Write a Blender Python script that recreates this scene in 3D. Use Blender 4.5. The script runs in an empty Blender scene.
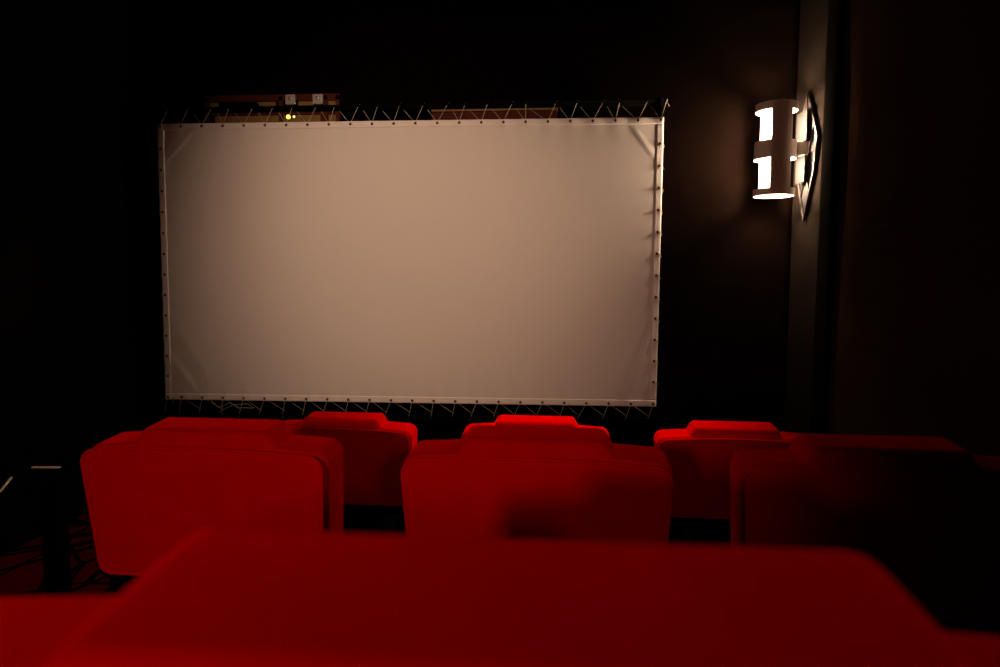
import bpy, bmesh, math, random
from mathutils import Vector, Matrix
random.seed(7)
S = bpy.context.scene
C = S.collection
PI = math.pi
R = math.radians

# ------------------------------------------------------------------ camera
cam = bpy.data.cameras.new('camera')
camo = bpy.data.objects.new('camera', cam); C.objects.link(camo)
camo.location = (0, 0, 1.56)
camo.rotation_euler = (R(90 - 5), 0, R(3.5))
cam.sensor_width = 36
cam.lens = 36 * 650 / 1000
cam.clip_start = 0.02
cam.dof.use_dof = True
cam.dof.focus_distance = 3.9
cam.dof.aperture_fstop = 4.0
S.camera = camo

# ------------------------------------------------------------------ world, exposure
w = bpy.data.worlds.new('world'); S.world = w; w.use_nodes = True
w.node_tree.nodes['Background'].inputs[0].default_value = (0, 0, 0, 1)
w.node_tree.nodes['Background'].inputs[1].default_value = 0
S.view_settings.view_transform = 'Standard'
S.view_settings.look = 'None'
S.view_settings.gamma = 1
S.view_settings.use_curve_mapping = False
S.view_settings.exposure = 0

# spots added for their light alone; no fixtures are modelled
def spot(name, loc, target, energy, size, blend, color, radius):
    l = bpy.data.lights.new(name, 'SPOT'); l.energy = energy; l.spot_size = R(size); l.spot_blend = blend
    l.color = color; l.shadow_soft_size = radius
    o = bpy.data.objects.new(name, l); C.objects.link(o); o.location = loc
    o.rotation_euler = (Vector(target) - Vector(loc)).to_track_quat('-Z', 'Y').to_euler()
    return o
WARM = (1.0, 0.62, 0.42)
spot('screen_fill_spot', (-1.0, 1.5, 3.15), (-0.97, 4.6, 1.90), 205, 65, 1.0, WARM, 0.05)  # unseen spot added to light the screen, brightest left of its middle
# unseen spot behind the viewer, added for the light on the seat backs
spot('unseen_rear_spot', (-0.80, -2.1, 2.10), (-0.66, 1.5, 1.20), 135, 43, 1.0, WARM, 0.08)
spot('near_seat_fill_spot', (0.75, -2.1, 2.25), (0.10, 0.30, 1.42), 46, 26, 1.0, WARM, 0.08)  # added unseen fill, brightens the right part of the nearest seat
# unseen spot added to brighten the tops of the front row
spot('front_row_fill_spot', (0.55, 3.3, 3.25), (0.10, 2.62, 0.95), 270, 48, 1.0, WARM, 0.04)
BULB = 1000.0       # emission strength of the sconce bulbs
DIM = 150.0        # weaker emission for the unseen sconce copy added on the left wall

# ------------------------------------------------------------------ materials
def mat(name, col, rough=0.6, metal=0.0, bump=0.0, scale=200, var=0.0, sheen=0.0, sheen_col=None, spec=0.5, bdist=0.002):
    m = bpy.data.materials.new(name); m.use_nodes = True
    nt = m.node_tree; b = nt.nodes['Principled BSDF']
    b.inputs['Base Color'].default_value = (*col, 1)
    b.inputs['Roughness'].default_value = rough
    b.inputs['Metallic'].default_value = metal
    b.inputs['Specular IOR Level'].default_value = spec
    if sheen:
        b.inputs['Sheen Weight'].default_value = sheen
        b.inputs['Sheen Roughness'].default_value = 0.35
        b.inputs['Sheen Tint'].default_value = (*sheen_col, 1)
    tc = nt.nodes.new('ShaderNodeTexCoord')
    n = nt.nodes.new('ShaderNodeTexNoise'); n.inputs['Scale'].default_value = scale; n.inputs['Detail'].default_value = 4
    nt.links.new(tc.outputs['Object'], n.inputs['Vector'])
    if bump:
        bp = nt.nodes.new('ShaderNodeBump'); bp.inputs['Strength'].default_value = bump; bp.inputs['Distance'].default_value = bdist
        nt.links.new(n.outputs['Fac'], bp.inputs['Height']); nt.links.new(bp.outputs['Normal'], b.inputs['Normal'])
    if var:
        n2 = nt.nodes.new('ShaderNodeTexNoise'); n2.inputs['Scale'].default_value = scale / 25; n2.inputs['Detail'].default_value = 3
        nt.links.new(tc.outputs['Object'], n2.inputs['Vector'])
        mx = nt.nodes.new('ShaderNodeMix'); mx.data_type = 'RGBA'
        mx.inputs[6].default_value = (*[c * (1 - var) for c in col], 1); mx.inputs[7].default_value = (*[min(1, c * (1 + var)) for c in col], 1)
        nt.links.new(n2.outputs['Fac'], mx.inputs[0]); nt.links.new(mx.outputs[2], b.inputs['Base Color'])
    return m
M = {}
M['velvet'] = mat('red_velvet', (0.56, 0.0004, 0.0002), 0.9, bump=0.35, scale=420, var=0.16, sheen=0.8, sheen_col=(1, 0, 0), spec=0.0)
M['piping'] = mat('red_piping', (0.6, 0.0006, 0.0004), 0.8, bump=0.2, scale=500, spec=0.0)
M['black_plastic'] = mat('black_plastic', (0.0015, 0.0015, 0.0015), 0.9, bump=0.2, scale=300, spec=0.0)
M['black_metal'] = mat('black_metal', (0.002, 0.002, 0.002), 0.6, bump=0.1, scale=120, spec=0.0)
M['front_cloth'] = mat('black_brown_front_cloth', (0.0024, 0.0013, 0.0009), 0.95, bump=0.6, scale=240, var=0.25, spec=0.0)
M['black_cloth'] = mat('black_wall_cloth', (0.0020, 0.0018, 0.0016), 0.95, bump=0.5, scale=260, spec=0.0)
M['side_cloth'] = mat('dark_brown_wall_cloth', (0.016, 0.008, 0.0055), 0.95, bump=0.6, scale=240, var=0.25, spec=0.0)
M['panel_paint'] = mat('dark_wall_panel', (0.0085, 0.0064, 0.0052), 0.75, bump=0.3, scale=160, var=0.15, spec=0.0)
M['ceiling'] = mat('black_ceiling', (0.0008, 0.0008, 0.0008), 0.95, bump=0.3, scale=120, spec=0.0)
M['cord'] = mat('pale_cord', (0.42, 0.36, 0.28), 0.6)
M['grommet'] = mat('bronze_eyelet', (0.10, 0.055, 0.035), 0.35, metal=0.8)
M['hole'] = mat('eyelet_hole', (0.01, 0.008, 0.007), 0.9)
M['shell'] = mat('brushed_sconce_metal', (0.80, 0.68, 0.58), 0.5, metal=0.1, bump=0.2, scale=300)
M['lining'] = mat('white_enamel', (0.9, 0.88, 0.84), 0.5)
M['cream'] = mat('cream_plastic', (0.45, 0.38, 0.29), 0.5)
M['plate'] = mat('pale_metal_plate', (0.035, 0.036, 0.037), 0.5, metal=0.1, bump=0.3, scale=60, var=0.2)
M['mirror'] = mat('smoked_metal_plate', (0.010, 0.0105, 0.0108), 0.5, bump=0.3, scale=60, var=0.2, spec=0.1)
M['dark_bar'] = mat('dark_iron', (0.012, 0.007, 0.006), 0.5)
M['red_wood'] = mat('reddish_wood', (0.06, 0.012, 0.006), 0.7, bump=0.2, scale=60, var=0.3, spec=0.1)
M['tan_board'] = mat('tan_board', (0.20, 0.115, 0.04), 0.75, bump=0.2, scale=50, var=0.25, spec=0.1)
M['socket'] = mat('grey_socket', (0.30, 0.29, 0.26), 0.4)
M['silver'] = mat('silver_screw', (0.8, 0.8, 0.78), 0.25, metal=0.9)
M['trim'] = mat('pale_edge_strip', (0.75, 0.62, 0.47), 0.5)

def emis(name, col, st):
    m = bpy.data.materials.new(name); m.use_nodes = True
    b = m.node_tree.nodes['Principled BSDF']; b.inputs['Base Color'].default_value = (0.8, 0.8, 0.8, 1)
    b.inputs['Emission Color'].default_value = (*col, 1); b.inputs['Emission Strength'].default_value = st
    return m
M['bulb'] = emis('bulb_glass', (1.0, 0.68, 0.46), BULB)
M['bulb_dim'] = emis('bulb_glass_dimmed', (1.0, 0.68, 0.46), DIM)
M['led_y'] = emis('led_yellow', (1.0, 0.72, 0.05), 3.5)
M['led_g'] = emis('led_green', (0.75, 1.0, 0.25), 1.2)

def screen_mat(name, col, wr):
    m = mat(name, col, 0.85, bump=0.15, scale=900, spec=0.1)
    return m
M['screen'] = screen_mat('screen_cloth', (0.70, 0.66, 0.62), 0)
M['hem'] = screen_mat('screen_hem', (0.76, 0.71, 0.67), 0)

def carpet_mat():
    m = bpy.data.materials.new('red_patterned_carpet'); m.use_nodes = True
    nt = m.node_tree; b = nt.nodes['Principled BSDF']; b.inputs['Roughness'].default_value = 1; b.inputs['Specular IOR Level'].default_value = 0
    tc = nt.nodes.new('ShaderNodeTexCoord')
    mp = nt.nodes.new('ShaderNodeMapping'); mp.inputs['Scale'].default_value = (2.0, 1.5, 1); mp.inputs['Rotation'].default_value = (0, 0, R(28))
    nt.links.new(tc.outputs['Object'], mp.inputs['Vector'])
    masks = []
    for sc in (1.0, 1.55):
        v = nt.nodes.new('ShaderNodeTexVoronoi'); v.feature = 'DISTANCE_TO_EDGE'; v.inputs['Scale'].default_value = sc
        nt.links.new(mp.outputs[0], v.inputs['Vector'])
        c = nt.nodes.new('ShaderNodeMath'); c.operation = 'LESS_THAN'; c.inputs[1].default_value = 0.03
        nt.links.new(v.outputs['Distance'], c.inputs[0]); masks.append(c)
    mxm = nt.nodes.new('ShaderNodeMath'); mxm.operation = 'MAXIMUM'
    nt.links.new(masks[0].outputs[0], mxm.inputs[0]); nt.links.new(masks[1].outputs[0], mxm.inputs[1])
    mx = nt.nodes.new('ShaderNodeMix'); mx.data_type = 'RGBA'
    mx.inputs[6].default_value = (0.07, 0.001, 0.001, 1); mx.inputs[7].default_value = (0.004, 0.002, 0.002, 1)
    nt.links.new(mxm.outputs[0], mx.inputs[0]); nt.links.new(mx.outputs[2], b.inputs['Base Color'])
    n = nt.nodes.new('ShaderNodeTexNoise'); n.inputs['Scale'].default_value = 300
    nt.links.new(tc.outputs['Object'], n.inputs['Vector'])
    bp = nt.nodes.new('ShaderNodeBump'); bp.inputs['Strength'].default_value = 0.5; bp.inputs['Distance'].default_value = 0.003
    nt.links.new(n.outputs['Fac'], bp.inputs['Height']); nt.links.new(bp.outputs['Normal'], b.inputs['Normal'])
    return m
M['carpet'] = carpet_mat()

# ------------------------------------------------------------------ helpers
def obj(name, bm, m, parent=None, smooth=False, bevel=0, segs=4, angle=40, loc=(0, 0, 0)):
    bmesh.ops.recalc_face_normals(bm, faces=bm.faces)
    me = bpy.data.meshes.new(name); bm.to_mesh(me); bm.free()
    for x in (m if isinstance(m, (list, tuple)) else [m]): me.materials.append(x)
    if smooth:
        for p in me.polygons: p.use_smooth = True
    o = bpy.data.objects.new(name, me); C.objects.link(o); o.location = loc
    if bevel:
        b = o.modifiers.new('bevel', 'BEVEL'); b.width = bevel; b.segments = segs; b.limit_method = 'ANGLE'; b.angle_limit = R(angle)
        b.use_clamp_overlap = True
        wn = o.modifiers.new('wn', 'WEIGHTED_NORMAL')
    if parent: o.parent = parent
    return o
def empty(name, loc=(0, 0, 0), rz=0):
    o = bpy.data.objects.new(name, None); C.objects.link(o); o.location = loc; o.rotation_euler = (0, 0, rz); o.empty_display_size = 0.1
    return o
def tag(o, label, cat, group=None, kind=None):
    o['label'] = label; o['category'] = cat
    if group: o['group'] = group
    if kind: o['kind'] = kind
    return o
def struct(name, bm, m, **k):
    o = obj(name, bm, m, **k); o['kind'] = 'structure'; return o
def box(bm, c, s, mi=0, rot=None):
    mtx = Matrix.Translation(Vector(c)) @ (rot.to_4x4() if rot else Matrix.Identity(4)) @ Matrix.Diagonal((*s, 1))
    r = bmesh.ops.create_cube(bm, size=1, matrix=mtx)
    for v in r['verts']:
        for f in v.link_faces: f.material_index = mi
    return bm
def nb(): return bmesh.new()
def cyl(bm, a, b, r, seg=12, r2=None, mi=0):
    a, b = Vector(a), Vector(b); d = b - a
    q = d.to_track_quat('Z', 'Y').to_matrix().to_4x4()
    before = set(bm.faces)
    bmesh.ops.create_cone(bm, cap_ends=True, segments=seg, radius1=r, radius2=r if r2 is None else r2, depth=d.length, matrix=Matrix.Translation((a + b) / 2) @ q)
    for f in set(bm.faces) - before: f.material_index = mi
    return bm
def prism(pts, y0, y1, bm=None):
    """outline in xz extruded along y"""
    bm = bm or bmesh.new()
    a = [bm.verts.new((x, y0, z)) for x, z in pts]; b = [bm.verts.new((x, y1, z)) for x, z in pts]
    bm.faces.new(a); bm.faces.new(b[::-1])
    n = len(pts)
    for i in range(n): bm.faces.new((a[i], b[i], b[(i + 1) % n], a[(i + 1) % n]))
    return bm
def tube(bm, pts, r, seg=6, closed=False):
    pts = [Vector(p) for p in pts]; n = len(pts); rings = []
    for i, p in enumerate(pts):
        a = pts[i - 1] if (i > 0 or closed) else p; b = pts[(i + 1) % n] if (i < n - 1 or closed) else p
        t = (b - a).normalized()
        ref = Vector((0, 1, 0)) if abs(t.y) < 0.9 else Vector((0, 0, 1))
        u = t.cross(ref).normalized(); v = t.cross(u)
        rings.append([bm.verts.new(p + (u * math.cos(k * 2 * PI / seg) + v * math.sin(k * 2 * PI / seg)) * r) for k in range(seg)])
    m = n if closed else n - 1
    for i in range(m):
        A, B = rings[i], rings[(i + 1) % n]
        for k in range(seg): bm.faces.new((A[k], A[(k + 1) % seg], B[(k + 1) % seg], B[k]))
    if not closed:
        bm.faces.new(rings[0][::-1]); bm.faces.new(rings[-1])
    return bm
def round_outline(corners, n=8):
    """corners: (x, z, radius) in order; returns points with arcs"""
    out = []; L = len(corners)
    for i, (x, z, r) in enumerate(corners):
        p = Vector((x, z)); a = Vector(corners[i - 1][:2]); b = Vector(corners[(i + 1) % L][:2])
        if r <= 0: out.append((x, z)); continue
        u = (a - p).normalized(); v = (b - p).normalized()
        ang = u.angle(v); t = r / math.tan(ang / 2)
        s = p + u * t; e = p + v * t
        bis = (u + v).normalized(); c = p + bis * (r / math.sin(ang / 2))
        a0 = math.atan2((s - c).y, (s - c).x); a1 = math.atan2((e - c).y, (e - c).x)
        d = (a1 - a0 + PI) % (2 * PI) - PI
        for k in range(n + 1):
            q = a0 + d * k / n; out.append((c.x + r * math.cos(q), c.y + r * math.sin(q)))
    return out

# ------------------------------------------------------------------ the room
XL, XR, YB, YF, ZC = -3.0, 1.78, -2.3, 4.85, 3.78
# carpeted floor with two risers (seats are raked)
struct('floor', box(nb(), ((XL + XR) / 2, (YB + YF) / 2, -0.05), (XR - XL + 0.2, YF - YB + 0.2, 0.1)), M['carpet'])
def platform(x0, x1, y0, y1, z0, z1, name):
    bm = box(nb(), ((x0 + x1) / 2, (y0 + y1) / 2, (z0 + z1) / 2), (x1 - x0, y1 - y0, z1 - z0))
    return struct(name, bm, M['carpet'], bevel=0.01, segs=2)
platform(-1.35, XR, YB, 2.26, 0.0, 0.23, 'trim_1')
platform(-1.35, XR, YB, 1.04, 0.23, 0.475, 'trim_2')
struct('ceiling', box(nb(), ((XL + XR) / 2, (YB + YF) / 2, ZC + 0.05), (XR - XL + 0.2, YF - YB + 0.2, 0.1)), M['ceiling'])
struct('wall_back', box(nb(), ((XL + XR) / 2, YB - 0.05, ZC / 2), (XR - XL + 0.2, 0.1, ZC)), M['black_cloth'])
struct('wall_left', box(nb(), (XL - 0.05, (YB + YF) / 2, ZC / 2), (0.1, YF - YB, ZC)), M['black_cloth'])

def cloth_wall(axis, fixed, a0, a1, z0, z1, fn, na, nz, thick):
    bm = bmesh.new(); g = []
    for i in range(na + 1):
        row = []
        for j in range(nz + 1):
            a = a0 + (a1 - a0) * i / na; z = z0 + (z1 - z0) * j / nz
            d = fn(a, z)
            row.append(bm.verts.new((a, fixed - d, z) if axis == 'y' else (fixed - d, a, z)))
        g.append(row)
    for i in range(na):
        for j in range(nz): bm.faces.new((g[i][j], g[i + 1][j], g[i + 1][j + 1], g[i][j + 1]))
    return bm
# front wall: stretched black-brown cloth
def f_front(a, z): return 0.004 * math.sin(a * 5 + z) + 0.003 * math.sin(z * 3.1 + a * 2)
o = struct('wall_front', cloth_wall('y', YF, XL, XR, 0, ZC, f_front, 90, 60, 0), M['front_cloth'], smooth=True)
s = o.modifiers.new('s', 'SOLIDIFY'); s.thickness = 0.08; s.offset = -1
# right wall, far piece: painted dark panel holding the sconce; near piece: cloth with wrinkles
YS0, YS1 = 4.09, 4.255
struct('wall_right', box(nb(), (XR + 0.05, (YS1 + YF) / 2, ZC / 2), (0.1, YF - YS1 + 0.1, ZC)), M['panel_paint'])
def wrinkle(y, z, y0, z0, ang, L, W, h):
    dy, dz = y - y0, z - z0
    u = dy * math.cos(ang) + dz * math.sin(ang); v = -dy * math.sin(ang) + dz * math.cos(ang)
    return h * math.exp(-(u / L) ** 2 - (v / W) ** 2)
def f_right(y, z):
    d = 0.004 * math.sin(y * 3 + 0.5) + 0.003 * math.sin(z * 2.3)
    d += wrinkle(y, z, 3.62, 1.90, -0.35, 0.16, 0.018, 0.012)
    d += wrinkle(y, z, 3.58, 1.80, -0.25, 0.20, 0.016, 0.010)
    d += wrinkle(y, z, 3.62, 1.70, -0.15, 0.20, 0.018, 0.014)
    d += wrinkle(y, z, 3.60, 1.45, 0.1, 0.22, 0.022, 0.010)
    d += wrinkle(y, z, 3.64, 1.20, 0.1, 0.2, 0.022, 0.008)
    return d
o = struct('wall_right', cloth_wall('x', XR + 0.01, YB, YS0, 0, ZC, f_right, 330, 200, 0), M['side_cloth'], smooth=True)
s = o.modifiers.new('s', 'SOLIDIFY'); s.thickness = 0.08; s.offset = 1
struct('trim_3', box(nb(), (XR + 0.005, (YS0 + YS1) / 2, ZC / 2), (0.07, YS1 - YS0, ZC)), M['black_cloth'], bevel=0.008, segs=2)

# ------------------------------------------------------------------ projection screen
YSC = 4.6
root = empty('projection_screen', ((-2.75 + 0.83) / 2, YSC, 0.60))
tag(root, 'wide white projection screen laced with cord to a black pipe frame on the front wall', 'screen')
rx, rz_ = root.location.x, root.location.z
SX0T, SX1T, SX0B, SX1B = -2.735, 0.838, -2.765, 0.826
SZT0, SZT1, SZB0, SZB1 = 2.647, 2.643, 0.654, 0.643
def sp(u, v):
    """screen-cloth point, u 0..1 left-right, v 0..1 bottom-top, with relaxed folds near the edges"""
    xb = SX0B + (SX1B - SX0B) * u; xt = SX0T + (SX1T - SX0T) * u
    zb = SZB0 + (SZB1 - SZB0) * u; zt = SZT0 + (SZT1 - SZT0) * u
    x = xb + (xt - xb) * v; z = zb + (zt - zb) * v
    y = YSC
    # shallow pull from the eyelets
    e = 0.0022 * math.exp(-v / 0.04) * math.cos(u * 23 * 2 * PI) + 0.0018 * math.exp(-(1 - v) / 0.03) * math.cos(u * 23 * 2 * PI)
    e += 0.0015 * math.exp(-u / 0.02) * math.cos(v * 13 * 2 * PI) + 0.0015 * math.exp(-(1 - u) / 0.02) * math.cos(v * 13 * 2 * PI)
    def fold(x0, z0, x1, z1, wd, h):
        p = Vector((x - x0, z - z0)); d = Vector((x1 - x0, z1 - z0)); L = d.length; d /= L
        t = p.dot(d); q = abs(p.x * d.y - p.y * d.x)
        tt = max(0, min(1, t / L)); fade = math.sin(PI * (0.08 + 0.84 * tt)) if 0 <= t <= L else 0
        return 0.4 * h * fade * math.exp(-(q / wd) ** 2)
    e += fold(0.60, 0.66, 0.80, 1.25, 0.018, 0.030)
    e += fold(0.68, 0.66, 0.80, 0.90, 0.016, 0.008)
    e += fold(0.57, 0.66, 0.66, 1.0, 0.03, 0.004)
    e += fold(-2.72, 2.35, -2.45, 2.62, 0.014, 0.009)
    e += fold(-2.74, 1.0, -2.50, 0.68, 0.03, 0.010)
    e += fold(-2.73, 1.3, -2.35, 0.68, 0.05, 0.006)
    e += fold(0.60, 2.62, 0.80, 2.35, 0.02, 0.007)
    e += fold(-2.70, 2.1, -2.70, 2.55, 0.03, 0.004)
    e += fold(0.78, 1.0, 0.79, 1.7, 0.016, 0.006)
    return Vector((x - rx, y - e - YSC, z - rz_))
def grid_patch(u0, u1, v0, v1, nu, nv, off):
    bm = bmesh.new(); g = [[bm.verts.new(sp(u0 + (u1 - u0) * i / nu, v0 + (v1 - v0) * j / nv) + Vector((0, off, 0))) for j in range(nv + 1)] for i in range(nu + 1)]
    for i in range(nu):
        for j in range(nv): bm.faces.new((g[i][j], g[i + 1][j], g[i + 1][j + 1], g[i][j + 1]))
    return bm
o = obj('screen_cloth', grid_patch(0, 1, 0, 1, 330, 200, 0), M['screen'], root, smooth=True)
s = o.modifiers.new('s', 'SOLIDIFY'); s.thickness = 0.0015; s.offset = 0
HU, HV = 0.0135, 0.023
for (a, b, c, d, nu, nv) in ((0, 1, 1 - HV, 1, 330, 5), (0, 1, 0, HV, 330, 5), (0, HU, HV, 1 - HV, 5, 190), (1 - HU, 1, HV, 1 - HV, 5, 190)):
    o = obj('hem', grid_patch(a, b, c, d, nu, nv, -0.0016), M['hem'], root, smooth=True)
    s = o.modifiers.new('s', 'SOLIDIFY'); s.thickness = 0.0010; s.offset = 0
    o['label'] = 'lighter double hem along the screen edge'
# eyelets
NT, NS = 24, 14
us = [0.006 + (1 - 0.012) * i / (NT - 1) for i in range(NT)]
ub = [0.006] + [0.035 + (0.994 - 0.035) * i / (NT - 2) for i in range(NT - 1)]
vs = [0.013 + (1 - 0.026) * i / (NS - 1) for i in range(NS)]
eye = [('t', u, 0.990) for u in us] + [('b', u, 0.009) for u in ub] + [('l', 0.0065, v) for v in vs[1:-1]] + [('r', 0.9935, v) for v in vs[1:-1]]
def eyelet_mesh():
    bm = bmesh.new()
    n = 14
    ring = [(0.0050, -0.0015), (0.0065, -0.0030), (0.0085, -0.0030), (0.0098, 0)]
    for k in range(n):
        pass
    g = [[bm.verts.new((r * math.cos(2 * PI * k / n), y, r * math.sin(2 * PI * k / n))) for r, y in ring] for k in range(n)]
    for k in range(n):
        for j in range(3): bm.faces.new((g[k][j], g[k][j + 1], g[(k + 1) % n][j + 1], g[(k + 1) % n][j]))
    f = bm.faces.new([g[k][0] for k in range(n)]); f.material_index = 1
    return bm
e0 = obj('eyelet', eyelet_mesh(), [M['grommet'], M['hole']], root, smooth=True)
for i, (_, u, v) in enumerate(eye):
    e = e0 if i == 0 else e0.copy()
    if i: C.objects.link(e); e.parent = root
    e.location = sp(u, v) + Vector((0, -0.0045, 0))
# pipe frame
ZT, ZB = 2.752 - rz_, 0.545 - rz_
XLp, XRp = -2.715 - rx, 0.815 - rx
YP = 0.05; PR = 0.02
for nm, a, b in (('frame_pipe', (XLp, YP, ZT), (XRp, YP, ZT)), ('frame_pipe', (XLp, YP, ZB), (XRp, YP, ZB)),
                 ('frame_pipe', (XLp, YP, 0.01 - rz_), (XLp, YP, ZT + 0.01)), ('frame_pipe', (XRp, YP, 0.01 - rz_), (XRp, YP, ZT + 0.01))):
    bm = cyl(nb(), a, b, PR, 16); obj(nm, bm, M['black_metal'], root, smooth=True)
for x in (XLp, XRp):
    for z in (ZT, ZB):
        bm = nb(); cyl(bm, (x, YP, z - 0.03), (x, YP, z + 0.03), 0.028, 14)
        obj('pipe_joint', bm, M['black_metal'], root, smooth=True, bevel=0.004, segs=2)
    box_bm = cyl(nb(), (x, YP, -rz_), (x, YP, 0.014 - rz_), 0.09, 20)
    obj('base_plate', box_bm, M['black_metal'], root, bevel=0.004, segs=2)
# clamp lump on the top bar
bm = nb(); box(bm, (-2.14 - rx, YP, ZT + 0.02), (0.25, 0.05, 0.05)); obj('clamp', bm, M['black_metal'], root, bevel=0.012)
# continuous lacing
def lace(side):
    pts = []
    L = us if side == 't' else ub
    for i, u in enumerate(L if side == 't' else L[::-1]):
        g = sp(u, 0.990 if side == 't' else 0.009)
        jit = random.uniform(-0.02, 0.03)
        if side == 't':
            dx = 0.055 + jit; z = ZT
            if i == 17: dx = 0.0
            pts += [g + Vector((0, 0.004, 0)), g + Vector((0.0, -0.006, 0.002)), Vector((g.x + dx * 0.8, YP - PR - 0.002, z - 0.006)), Vector((g.x + dx, YP - 0.008, z + PR + 0.002)), Vector((g.x + dx + 0.008, YP + PR + 0.002, z + 0.002)),
                    Vector((g.x + dx + 0.02, YP + PR * 0.7, z - PR)) , ]
        else:
            dx = -0.05 - jit; z = ZB
            pts += [g + Vector((0, 0.004, 0)), g + Vector((0, -0.006, -0.002)), Vector((g.x + dx * 0.8, YP - PR - 0.002, z + 0.006)), Vector((g.x + dx, YP - 0.008, z - PR - 0.002)), Vector((g.x + dx, YP + PR + 0.002, z)),
                    Vector((g.x + dx + 0.01, YP + PR * 0.7, z + PR))]
    return pts
obj('lacing_cord', tube(nb(), lace('t'), 0.0018, 5), M['cord'], root, smooth=True)
obj('lacing_cord', tube(nb(), lace('b'), 0.0018, 5), M['cord'], root, smooth=True)
for side, u in (('l', 0.0065), ('r', 0.9935)):
    pts = []
    xx = XLp if side == 'l' else XRp; sg = -1 if side == 'l' else 1
    for v in vs[1:-1]:
        g = sp(u, v)
        pts += [g + Vector((0, -0.005, 0)), g + Vector((sg * 0.026, -0.003, -0.008)), g + Vector((sg * 0.034, 0.01, -0.02)), Vector((xx + sg * (PR + 0.004), YP, g.z - 0.03)), Vector((xx, YP + PR + 0.002, g.z - 0.05)), Vector((xx - sg * PR, YP, g.z - 0.06)),]
    obj('lacing_cord', tube(nb(), pts, 0.0018, 5), M['cord'], root, smooth=True)
# loose end of cord below the left part
pts = [Vector((-2.42 - rx, -0.004, 0.655 - rz_)), Vector((-2.36 - rx, -0.012, 0.60 - rz_)), Vector((-2.27 - rx, -0.01, 0.635 - rz_)), Vector((-2.2 - rx, -0.012, 0.60 - rz_)), Vector((-2.09 - rx, -0.008, 0.598 - rz_)), Vector((-2.14 - rx, -0.012, 0.63 - rz_)), Vector((-2.25 - rx, -0.01, 0.62 - rz_)), Vector((-2.37 - rx, -0.01, 0.56 - rz_))]
obj('loose_cord', tube(nb(), pts, 0.0018, 5), M['cord'], root, smooth=True)

# ------------------------------------------------------------------ things on the wall above the screen
bx0, bx1, bz0, bz1 = -2.42, -1.43, 2.57, 2.857
sh = empty('wall_cabinet', ((bx0 + bx1) / 2, YF - 0.01, bz0))
tag(sh, 'low reddish wooden wall cabinet with tan panels above the top left of the screen', 'cabinet')
cx, cz = sh.location.x, sh.location.z
YC = -0.16
def lb(name, x0, x1, z0, z1, y0, y1, m, bev=0.003):
    return obj(name, box(nb(), ((x0 + x1) / 2 - cx, (y0 + y1) / 2, (z0 + z1) / 2 - cz), (x1 - x0, y1 - y0, z1 - z0)), m, sh, bevel=bev, segs=2)
lb('carcass', bx0 + 0.01, bx1 - 0.01, bz0, bz1 - 0.03, YC + 0.02, 0, M['black_plastic'])
lb('top_rail', bx0, bx1, bz1 - 0.045, bz1, YC - 0.012, 0, M['red_wood'])
lb('middle_rail', bx0 + 0.05, bx1 - 0.01, bz1 - 0.14, bz1 - 0.115, YC - 0.008, YC + 0.02, M['red_wood'])
lb('bottom_rail', bx0, bx1, bz0, bz0 + 0.03, YC - 0.01, 0, M['red_wood'])
for xa, xb in ((bx0, bx0 + 0.035), (-1.875, -1.84), (-1.57, -1.515), (bx1 - 0.03, bx1)):
    lb('upright', xa, xb, bz0, bz1 - 0.01, YC - 0.012, YC + 0.02, M['red_wood'])
for xa, xb, za, zb in ((bx0 + 0.035, -2.32, 2.762, 2.810), (-2.18, -1.90, 2.762, 2.810), (-1.735, -1.62, 2.772, 2.810), (-1.515, bx1 - 0.03, 2.772, 2.810),
                       (bx0 + 0.07, -1.875, 2.604, 2.714), (-1.84, -1.57, 2.604, 2.714), (-1.515, bx1 - 0.03, 2.604, 2.714)):
    lb('panel', xa, xb, za, zb, YC, YC + 0.03, M['tan_board'])
lb('divider', -2.32, -2.18, 2.752, 2.810, YC + 0.004, YC + 0.03, M['black_plastic'])
# two junction boxes and the two indicator lamps
def junction(x, z, label):
    t = empty('socket_box', (x, YF - 0.01 + YC - 0.014, z)); tag(t, label, 'socket', 'square sockets on the wall cabinet')
    obj('housing', box(nb(), (0, -0.016, 0), (0.072, 0.03, 0.07)), M['socket'], t, bevel=0.006, segs=3)
    b = nb(); cyl(b, (0, -0.031, 0.006), (0, -0.038, 0.006), 0.014, 16); obj('screw_cap', b, M['silver'], t, smooth=True, bevel=0.003, segs=2)
junction(-1.775, 2.812, 'square grey socket on the wooden cabinet, straight above the yellow lamp')
junction(-1.578, 2.812, 'square grey socket on the wooden cabinet, the one further right of the yellow lamp')
led = empty('indicator_light', (-1.802, YF - 0.01 + YC - 0.002, 2.698)); tag(led, 'small glowing yellow indicator light on the wooden cabinet over the screen', 'lamp')
b = nb(); bmesh.ops.create_uvsphere(b, u_segments=14, v_segments=8, radius=0.015); obj('lens', b, M['led_y'], led, smooth=True, loc=(0, -0.012, 0))
b = nb(); cyl(b, (0, 0, 0), (0, -0.01, 0), 0.02, 16); obj('bezel', b, M['black_plastic'], led, smooth=False)
led = empty('indicator_light', (-1.762, YF - 0.01 + YC - 0.002, 2.700)); tag(led, 'tiny pale green indicator light to the right of the brighter yellow one', 'lamp')
b = nb(); bmesh.ops.create_uvsphere(b, u_segments=12, v_segments=8, radius=0.009); obj('lens', b, M['led_g'], led, smooth=True, loc=(0, -0.008, 0))
b = nb(); cyl(b, (0, 0, 0), (0, -0.007, 0), 0.012, 16); obj('bezel', b, M['black_plastic'], led)
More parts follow.
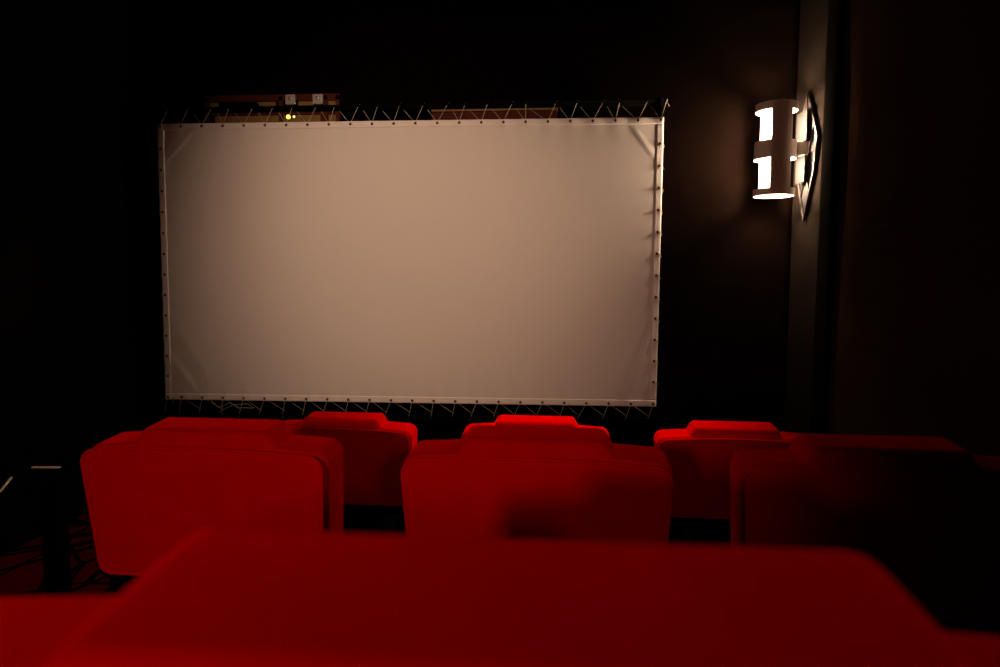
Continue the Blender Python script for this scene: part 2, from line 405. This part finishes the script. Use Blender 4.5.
# wooden shelf above the middle of the screen
sf = empty('wall_shelf', (-0.325, YF - 0.01, 2.635)); tag(sf, 'thin dark red wooden shelf with tan front lip above the screen centre', 'shelf')
obj('board', box(nb(), (0, -0.085, 0.04), (0.88, 0.17, 0.08)), M['red_wood'], sf, bevel=0.003, segs=2)
o = obj('front_lip', box(nb(), (0, -0.09, 0.094), (0.89, 0.18, 0.022)), M['tan_board'], sf, bevel=0.003, segs=2)
for x in (-0.4, 0.4): obj('bracket', box(nb(), (x, -0.05, -0.04), (0.03, 0.1, 0.08)), M['black_metal'], sf, bevel=0.003, segs=2)

# ------------------------------------------------------------------ wall sconce
def make_sconce():
    root = empty('wall_sconce')
    # local frame: wall at x = 0 facing -x, cylinder axis at x = -0.245
    ax, r, H = -0.222, 0.128, 0.60
    rows = [0.0, 0.045, 0.24, 0.355, 0.55, 0.60]
    n = 72
    def is_open(k, j):
        a = (k + 0.5) / n * 360 % 360   # 0 = +x (wall), 180 = -x (room)
        return j in (1, 3) and (abs((a + 180) % 360 - 180) < 61 or abs(a - 180) < 61)
    def shell(rad, thick, mi_out):
        bm = bmesh.new()
        def vv(cache, k, j, q):
            key = (k % n, j, q)
            if key not in cache:
                a = 2 * PI * (k % n) / n; cache[key] = bm.verts.new((ax + q * math.cos(a), q * math.sin(a), rows[j] - H / 2))
            return cache[key]
        ca = {}
        for k in range(n):
            for j in range(5):
                if is_open(k, j): continue
                f = bm.faces.new([vv(ca, k, j, rad), vv(ca, k + 1, j, rad), vv(ca, k + 1, j + 1, rad), vv(ca, k, j + 1, rad)])
        return bm
    o = obj('shell', shell(r, 0, 0), M['shell'], root, smooth=False)
    s = o.modifiers.new('s', 'SOLIDIFY'); s.thickness = 0.003; s.offset = 1
    o = obj('inner_lining', shell(r - 0.002, 0, 0), M['lining'], root)
    s = o.modifiers.new('s', 'SOLIDIFY'); s.thickness = 0.0015; s.offset = -1
    o['label'] = 'white enamelled inside of the lamp shell'
    # centre disc with holders and bulbs
    bm = nb(); cyl(bm, (ax, 0, -0.004), (ax, 0, 0.004), r - 0.004, 40); obj('divider_disc', bm, M['lining'], root)
    for sg in (-1, 1):
        bm = nb(); cyl(bm, (ax, 0, 0.004 * sg), (ax, 0, 0.06 * sg), 0.02, 16); h = obj('bulb_holder', bm, M['cream'], root, smooth=False, bevel=0.002, segs=2)
        bm = nb(); z0 = 0.06 * sg
        prof = [(0.013, 0), (0.016, 0.02), (0.03, 0.05), (0.036, 0.08), (0.031, 0.108), (0.018, 0.126), (0.0, 0.131)]
        seg = 20; ringv = []
        for rr, zz in prof:
            if rr == 0: ringv.append([bm.verts.new((ax, 0, z0 + sg * zz))])
            else: ringv.append([bm.verts.new((ax + rr * math.cos(2 * PI * k / seg), rr * math.sin(2 * PI * k / seg), z0 + sg * zz)) for k in range(seg)])
        for i in range(len(prof) - 2):
            for k in range(seg): bm.faces.new((ringv[i][k], ringv[i][(k + 1) % seg], ringv[i + 1][(k + 1) % seg], ringv[i + 1][k]))
        for k in range(seg): bm.faces.new((ringv[-2][k], ringv[-2][(k + 1) % seg], ringv[-1][0]))
        o = obj('bulb', bm, M['bulb'], root, smooth=True)
    # bracket to the wall
    bm = nb(); box(bm, ((ax + r) / 2 + 0.002, 0, 0.01), (-(ax + r) - 0.004, 0.075, 0.09)); obj('bracket', bm, M['cream'], root, bevel=0.006, segs=3)
    # kite-shaped metal back plate with a dark bar frame
    kite = [(0, 0.38), (0.17, 0.06), (0.13, -0.16), (0, -0.46), (-0.13, -0.16), (-0.17, 0.06)]
    bm = bmesh.new()
    a = [bm.verts.new((-0.002, y, z)) for y, z in kite]; b2 = [bm.verts.new((-0.012, y * 0.97, z * 0.97)) for y, z in kite]
    bm.faces.new(a); bm.faces.new(b2[::-1])
    for i in range(6): bm.faces.new((a[i], a[(i + 1) % 6], b2[(i + 1) % 6], b2[i]))
    obj('back_plate', bm, M['plate'], root)
    def bar(name, p, q, w=0.014, d=0.018, x=-0.02):
        p, q = Vector((x, *p)), Vector((x, *q)); dd = q - p
        bm = nb(); rot = dd.to_track_quat('Z', 'X').to_matrix()
        box(bm, (p + q) / 2, (d, w, dd.length), rot=rot)
        return obj(name, bm, M['dark_bar'], root, bevel=0.003, segs=2)
    for i in range(6): bar('frame_bar', kite[i], kite[(i + 1) % 6])
    bar('cross_bar', (-0.11, 0.17), (0.07, -0.30), 0.012); bar('cross_bar', (0.11, 0.17), (-0.07, -0.30), 0.012)
    bar('cross_bar', (0.0, 0.37), (-0.04, 0.12), 0.01, 0.02, -0.03)
    # mirror square held off the plate
    bm = nb(); box(bm, (-0.055, 0.0, 0.15), (0.006, 0.17, 0.20)); obj('mirror_plate', bm, M['mirror'], root, bevel=0.002, segs=2)
    bm = nb(); box(bm, (-0.055, 0.0, -0.13), (0.006, 0.15, 0.17)); obj('mirror_plate', bm, M['mirror'], root, bevel=0.002, segs=2)
    for zz in (0.15, -0.13):
        bm = nb(); cyl(bm, (-0.01, 0, zz), (-0.053, 0, zz), 0.012, 12); obj('spacer', bm, M['dark_bar'], root)
    return root
def copy_tree(o, parent=None):
    c = o.copy(); C.objects.link(c)
    if parent: c.parent = parent
    for ch in [x for x in list(C.objects) if x.parent == o]: copy_tree(ch, c)
    return c
sc = make_sconce(); sc.location = (XR, 4.52, 2.395)
tag(sc, 'lit two-window cylinder wall sconce on a kite-shaped metal plate, right of the screen', 'wall lamp', 'wall sconces')
s2 = copy_tree(sc); s2.location = (XL, 2.7, 2.385); s2.rotation_euler = (0, 0, PI)  # out-of-view copy, added to light the seats from the left
s2['label'] = 'unseen copy of the lit wall sconce, added on the left wall for side light'
for ch in list(C.objects):
    if ch.parent == s2 and ch.name.startswith('bulb') and 'holder' not in ch.name:
        ch.data = ch.data.copy(); ch.data.materials[0] = M['bulb_dim']

# ------------------------------------------------------------------ cinema seats
def back_outline(w_top, w_bot, z0, z1, rt, rb, arch):
    pts = [(-w_bot / 2, z0, rb), (w_bot / 2, z0, rb), (w_top / 2, z1 - arch, rt)]
    n = 9
    for i in range(1, n):
        t = 1 - 2 * i / n
        pts.append((w_top / 2 * t * 0.93, z1 - arch * abs(t) ** 2.2, 0))
    pts.append((-w_top / 2, z1 - arch, rt))
    return round_outline(pts, 8)
def tilt(bm, ang=R(5), z0=0.62):
    m = Matrix.Translation((0, 0, z0)) @ Matrix.Rotation(ang, 4, 'X') @ Matrix.Translation((0, 0, -z0))
    bmesh.ops.transform(bm, matrix=m, verts=bm.verts); return bm
TILT = R(4)
def make_seat():
    root = empty('cinema_seat')
    ol = back_outline(0.618, 0.580, 0.600, 0.932, 0.036, 0.03, 0.013)
    ol2 = back_outline(0.600, 0.565, 0.602, 0.926, 0.034, 0.028, 0.013)
    ol3 = back_outline(0.602, 0.567, 0.600, 0.928, 0.034, 0.028, 0.013)
    obj('back_cushion', tilt(prism(ol, 0.026, 0.142)), M['velvet'], root, smooth=True, bevel=0.016, segs=6)
    p = obj('rear_panel', tilt(prism(ol2, 0.0, 0.022)), M['velvet'], root, smooth=True, bevel=0.010, segs=4)
    bm = nb(); tube(bm, [(x, 0.004, z) for x, z in ol3], 0.0042, 8, closed=True)
    obj('piping', tilt(bm), M['piping'], p, smooth=True)
    hr = round_outline([(-0.186, 0.870, 0), (0.186, 0.870, 0), (0.183, 0.920, 0.02), (0.158, 0.964, 0.024), (-0.158, 0.964, 0.024), (-0.183, 0.920, 0.02)], 6)
    obj('headrest', tilt(prism(hr, 0.028, 0.145)), M['velvet'], root, smooth=True, bevel=0.022, segs=6)
    # black hard shell below the upholstered back
    sh_o = round_outline([(-0.255, 0.30, 0.04), (0.255, 0.30, 0.04), (0.272, 0.640, 0.02), (-0.272, 0.640, 0.02)], 6)
    obj('lower_shell', prism(sh_o, 0.035, 0.075), M['black_plastic'], root, smooth=True, bevel=0.012)
    bm = nb(); box(bm, (0, 0.36, 0.40), (0.54, 0.50, 0.13)); obj('seat_cushion', bm, M['velvet'], root, smooth=True, bevel=0.04, segs=6)
    bm = nb(); box(bm, (0, 0.34, 0.315), (0.50, 0.44, 0.05)); obj('seat_pan', bm, M['black_plastic'], root, bevel=0.015)
    lumbar = round_outline([(-0.26, 0.44, 0.04), (0.26, 0.44, 0.04), (0.265, 0.66, 0.03), (-0.265, 0.66, 0.03)], 6)
    obj('lumbar_cushion', prism(lumbar, 0.070, 0.150), M['velvet'], root, smooth=True, bevel=0.025, segs=5)
    for s in (-1, 1):
        bm = nb(); box(bm, (s * 0.318, 0.28, 0.575), (0.062, 0.42, 0.045)); a = obj('armrest', bm, M['black_plastic'], root, bevel=0.015)
        bm = nb(); box(bm, (s * 0.318, 0.24, 0.28), (0.035, 0.30, 0.55)); obj('side_frame', bm, M['black_metal'], root, bevel=0.008)
        bm = nb(); box(bm, (s * 0.318, 0.24, 0.01), (0.06, 0.36, 0.02)); obj('foot', bm, M['black_metal'], root, bevel=0.004)
    bm = nb(); cyl(bm, (-0.30, 0.14, 0.30), (0.30, 0.14, 0.30), 0.018, 14); obj('cross_tube', bm, M['black_metal'], root, smooth=True)
    return root
seat0 = make_seat()
ROWROT = R(3)
spots = [
    (-0.797, 1.47, 0.23, -ROWROT, 'red velvet cinema seat, middle row, left, beside the aisle and the black table', 'middle row of seats'),
    (-0.010, 1.43, 0.23, -ROWROT, 'red velvet cinema seat in the centre of the middle row, directly before the nearest seat', 'middle row of seats'),
    (0.745, 1.39, 0.23, -ROWROT, 'mostly shadowed red velvet cinema seat at the right end of the middle row', 'middle row of seats'),
    (-0.835, 2.64, 0.0, -ROWROT, 'half hidden red velvet seat at the left of the row nearest the screen', 'front row of seats'),
    (-0.018, 2.62, 0.0, -ROWROT, 'red velvet seat in the centre of the row nearest the screen, only its top showing', 'front row of seats'),
    (0.775, 2.56, 0.0, -ROWROT, 'red velvet seat of the row nearest the screen, right one, with the brightest top', 'front row of seats'),
    (-0.013, 0.190, 0.466, -R(1.5), 'blurred red velvet cinema seat filling the bottom of the view, closest to the viewer', None),
]
for i, (x, y, z, rz, lab, grp) in enumerate(spots):
    t = seat0 if i == 0 else copy_tree(seat0)
    t.location = (x, y, z); t.rotation_euler = (0, 0, rz); tag(t, lab, 'seat', grp)
    if not grp and 'group' in t: del t['group']

# ------------------------------------------------------------------ black side table in the left aisle
tb = empty('side_table', (-1.70, 2.12, 0)); tag(tb, 'black pedestal side table with pale edge strips in the left aisle', 'table')
bm = nb(); box(bm, (0, 0, 0.46), (0.066, 0.05, 0.90)); obj('post', bm, M['black_metal'], tb, bevel=0.005, segs=2)
bm = nb(); box(bm, (0, 0, 0.012), (0.36, 0.36, 0.024)); obj('base', bm, M['black_metal'], tb, bevel=0.006, segs=2)
TT = [(-0.36, -0.44), (0.16, -0.44), (0.16, -0.40), (0.08, -0.25), (0.15, -0.14), (-0.40, -0.14)]
bm = bmesh.new()
q = [(-0.50, -0.52), (0.10, -0.52), (0.21, -0.20), (0.21, 0.10), (-0.50, 0.10)]
a = [bm.verts.new((x, y, 0.915)) for x, y in q]; b = [bm.verts.new((x, y, 0.94)) for x, y in q]
bm.faces.new(a[::-1]); bm.faces.new(b)
for i in range(5): bm.faces.new((a[i], a[(i + 1) % 5], b[(i + 1) % 5], b[i]))
obj('table_top', bm, M['black_plastic'], tb, bevel=0.004, segs=2)
def strip(p, q, w, h):
    p, q = Vector(p), Vector(q); bm = nb(); d = q - p
    box(bm, (p + q) / 2, (d.length, w, h), rot=Matrix.Rotation(math.atan2(d.y, d.x), 3, 'Z'))
    o = obj('edge_strip', bm, M['trim'], tb, bevel=0.0008, segs=2); o['label'] = 'pale strip on the black table top'
strip((0.055, -0.149, 0.9425), (0.146, -0.144, 0.9425), 0.010, 0.004)
strip((0.075, -0.255, 0.9425), (0.150, -0.385, 0.9425), 0.006, 0.004)
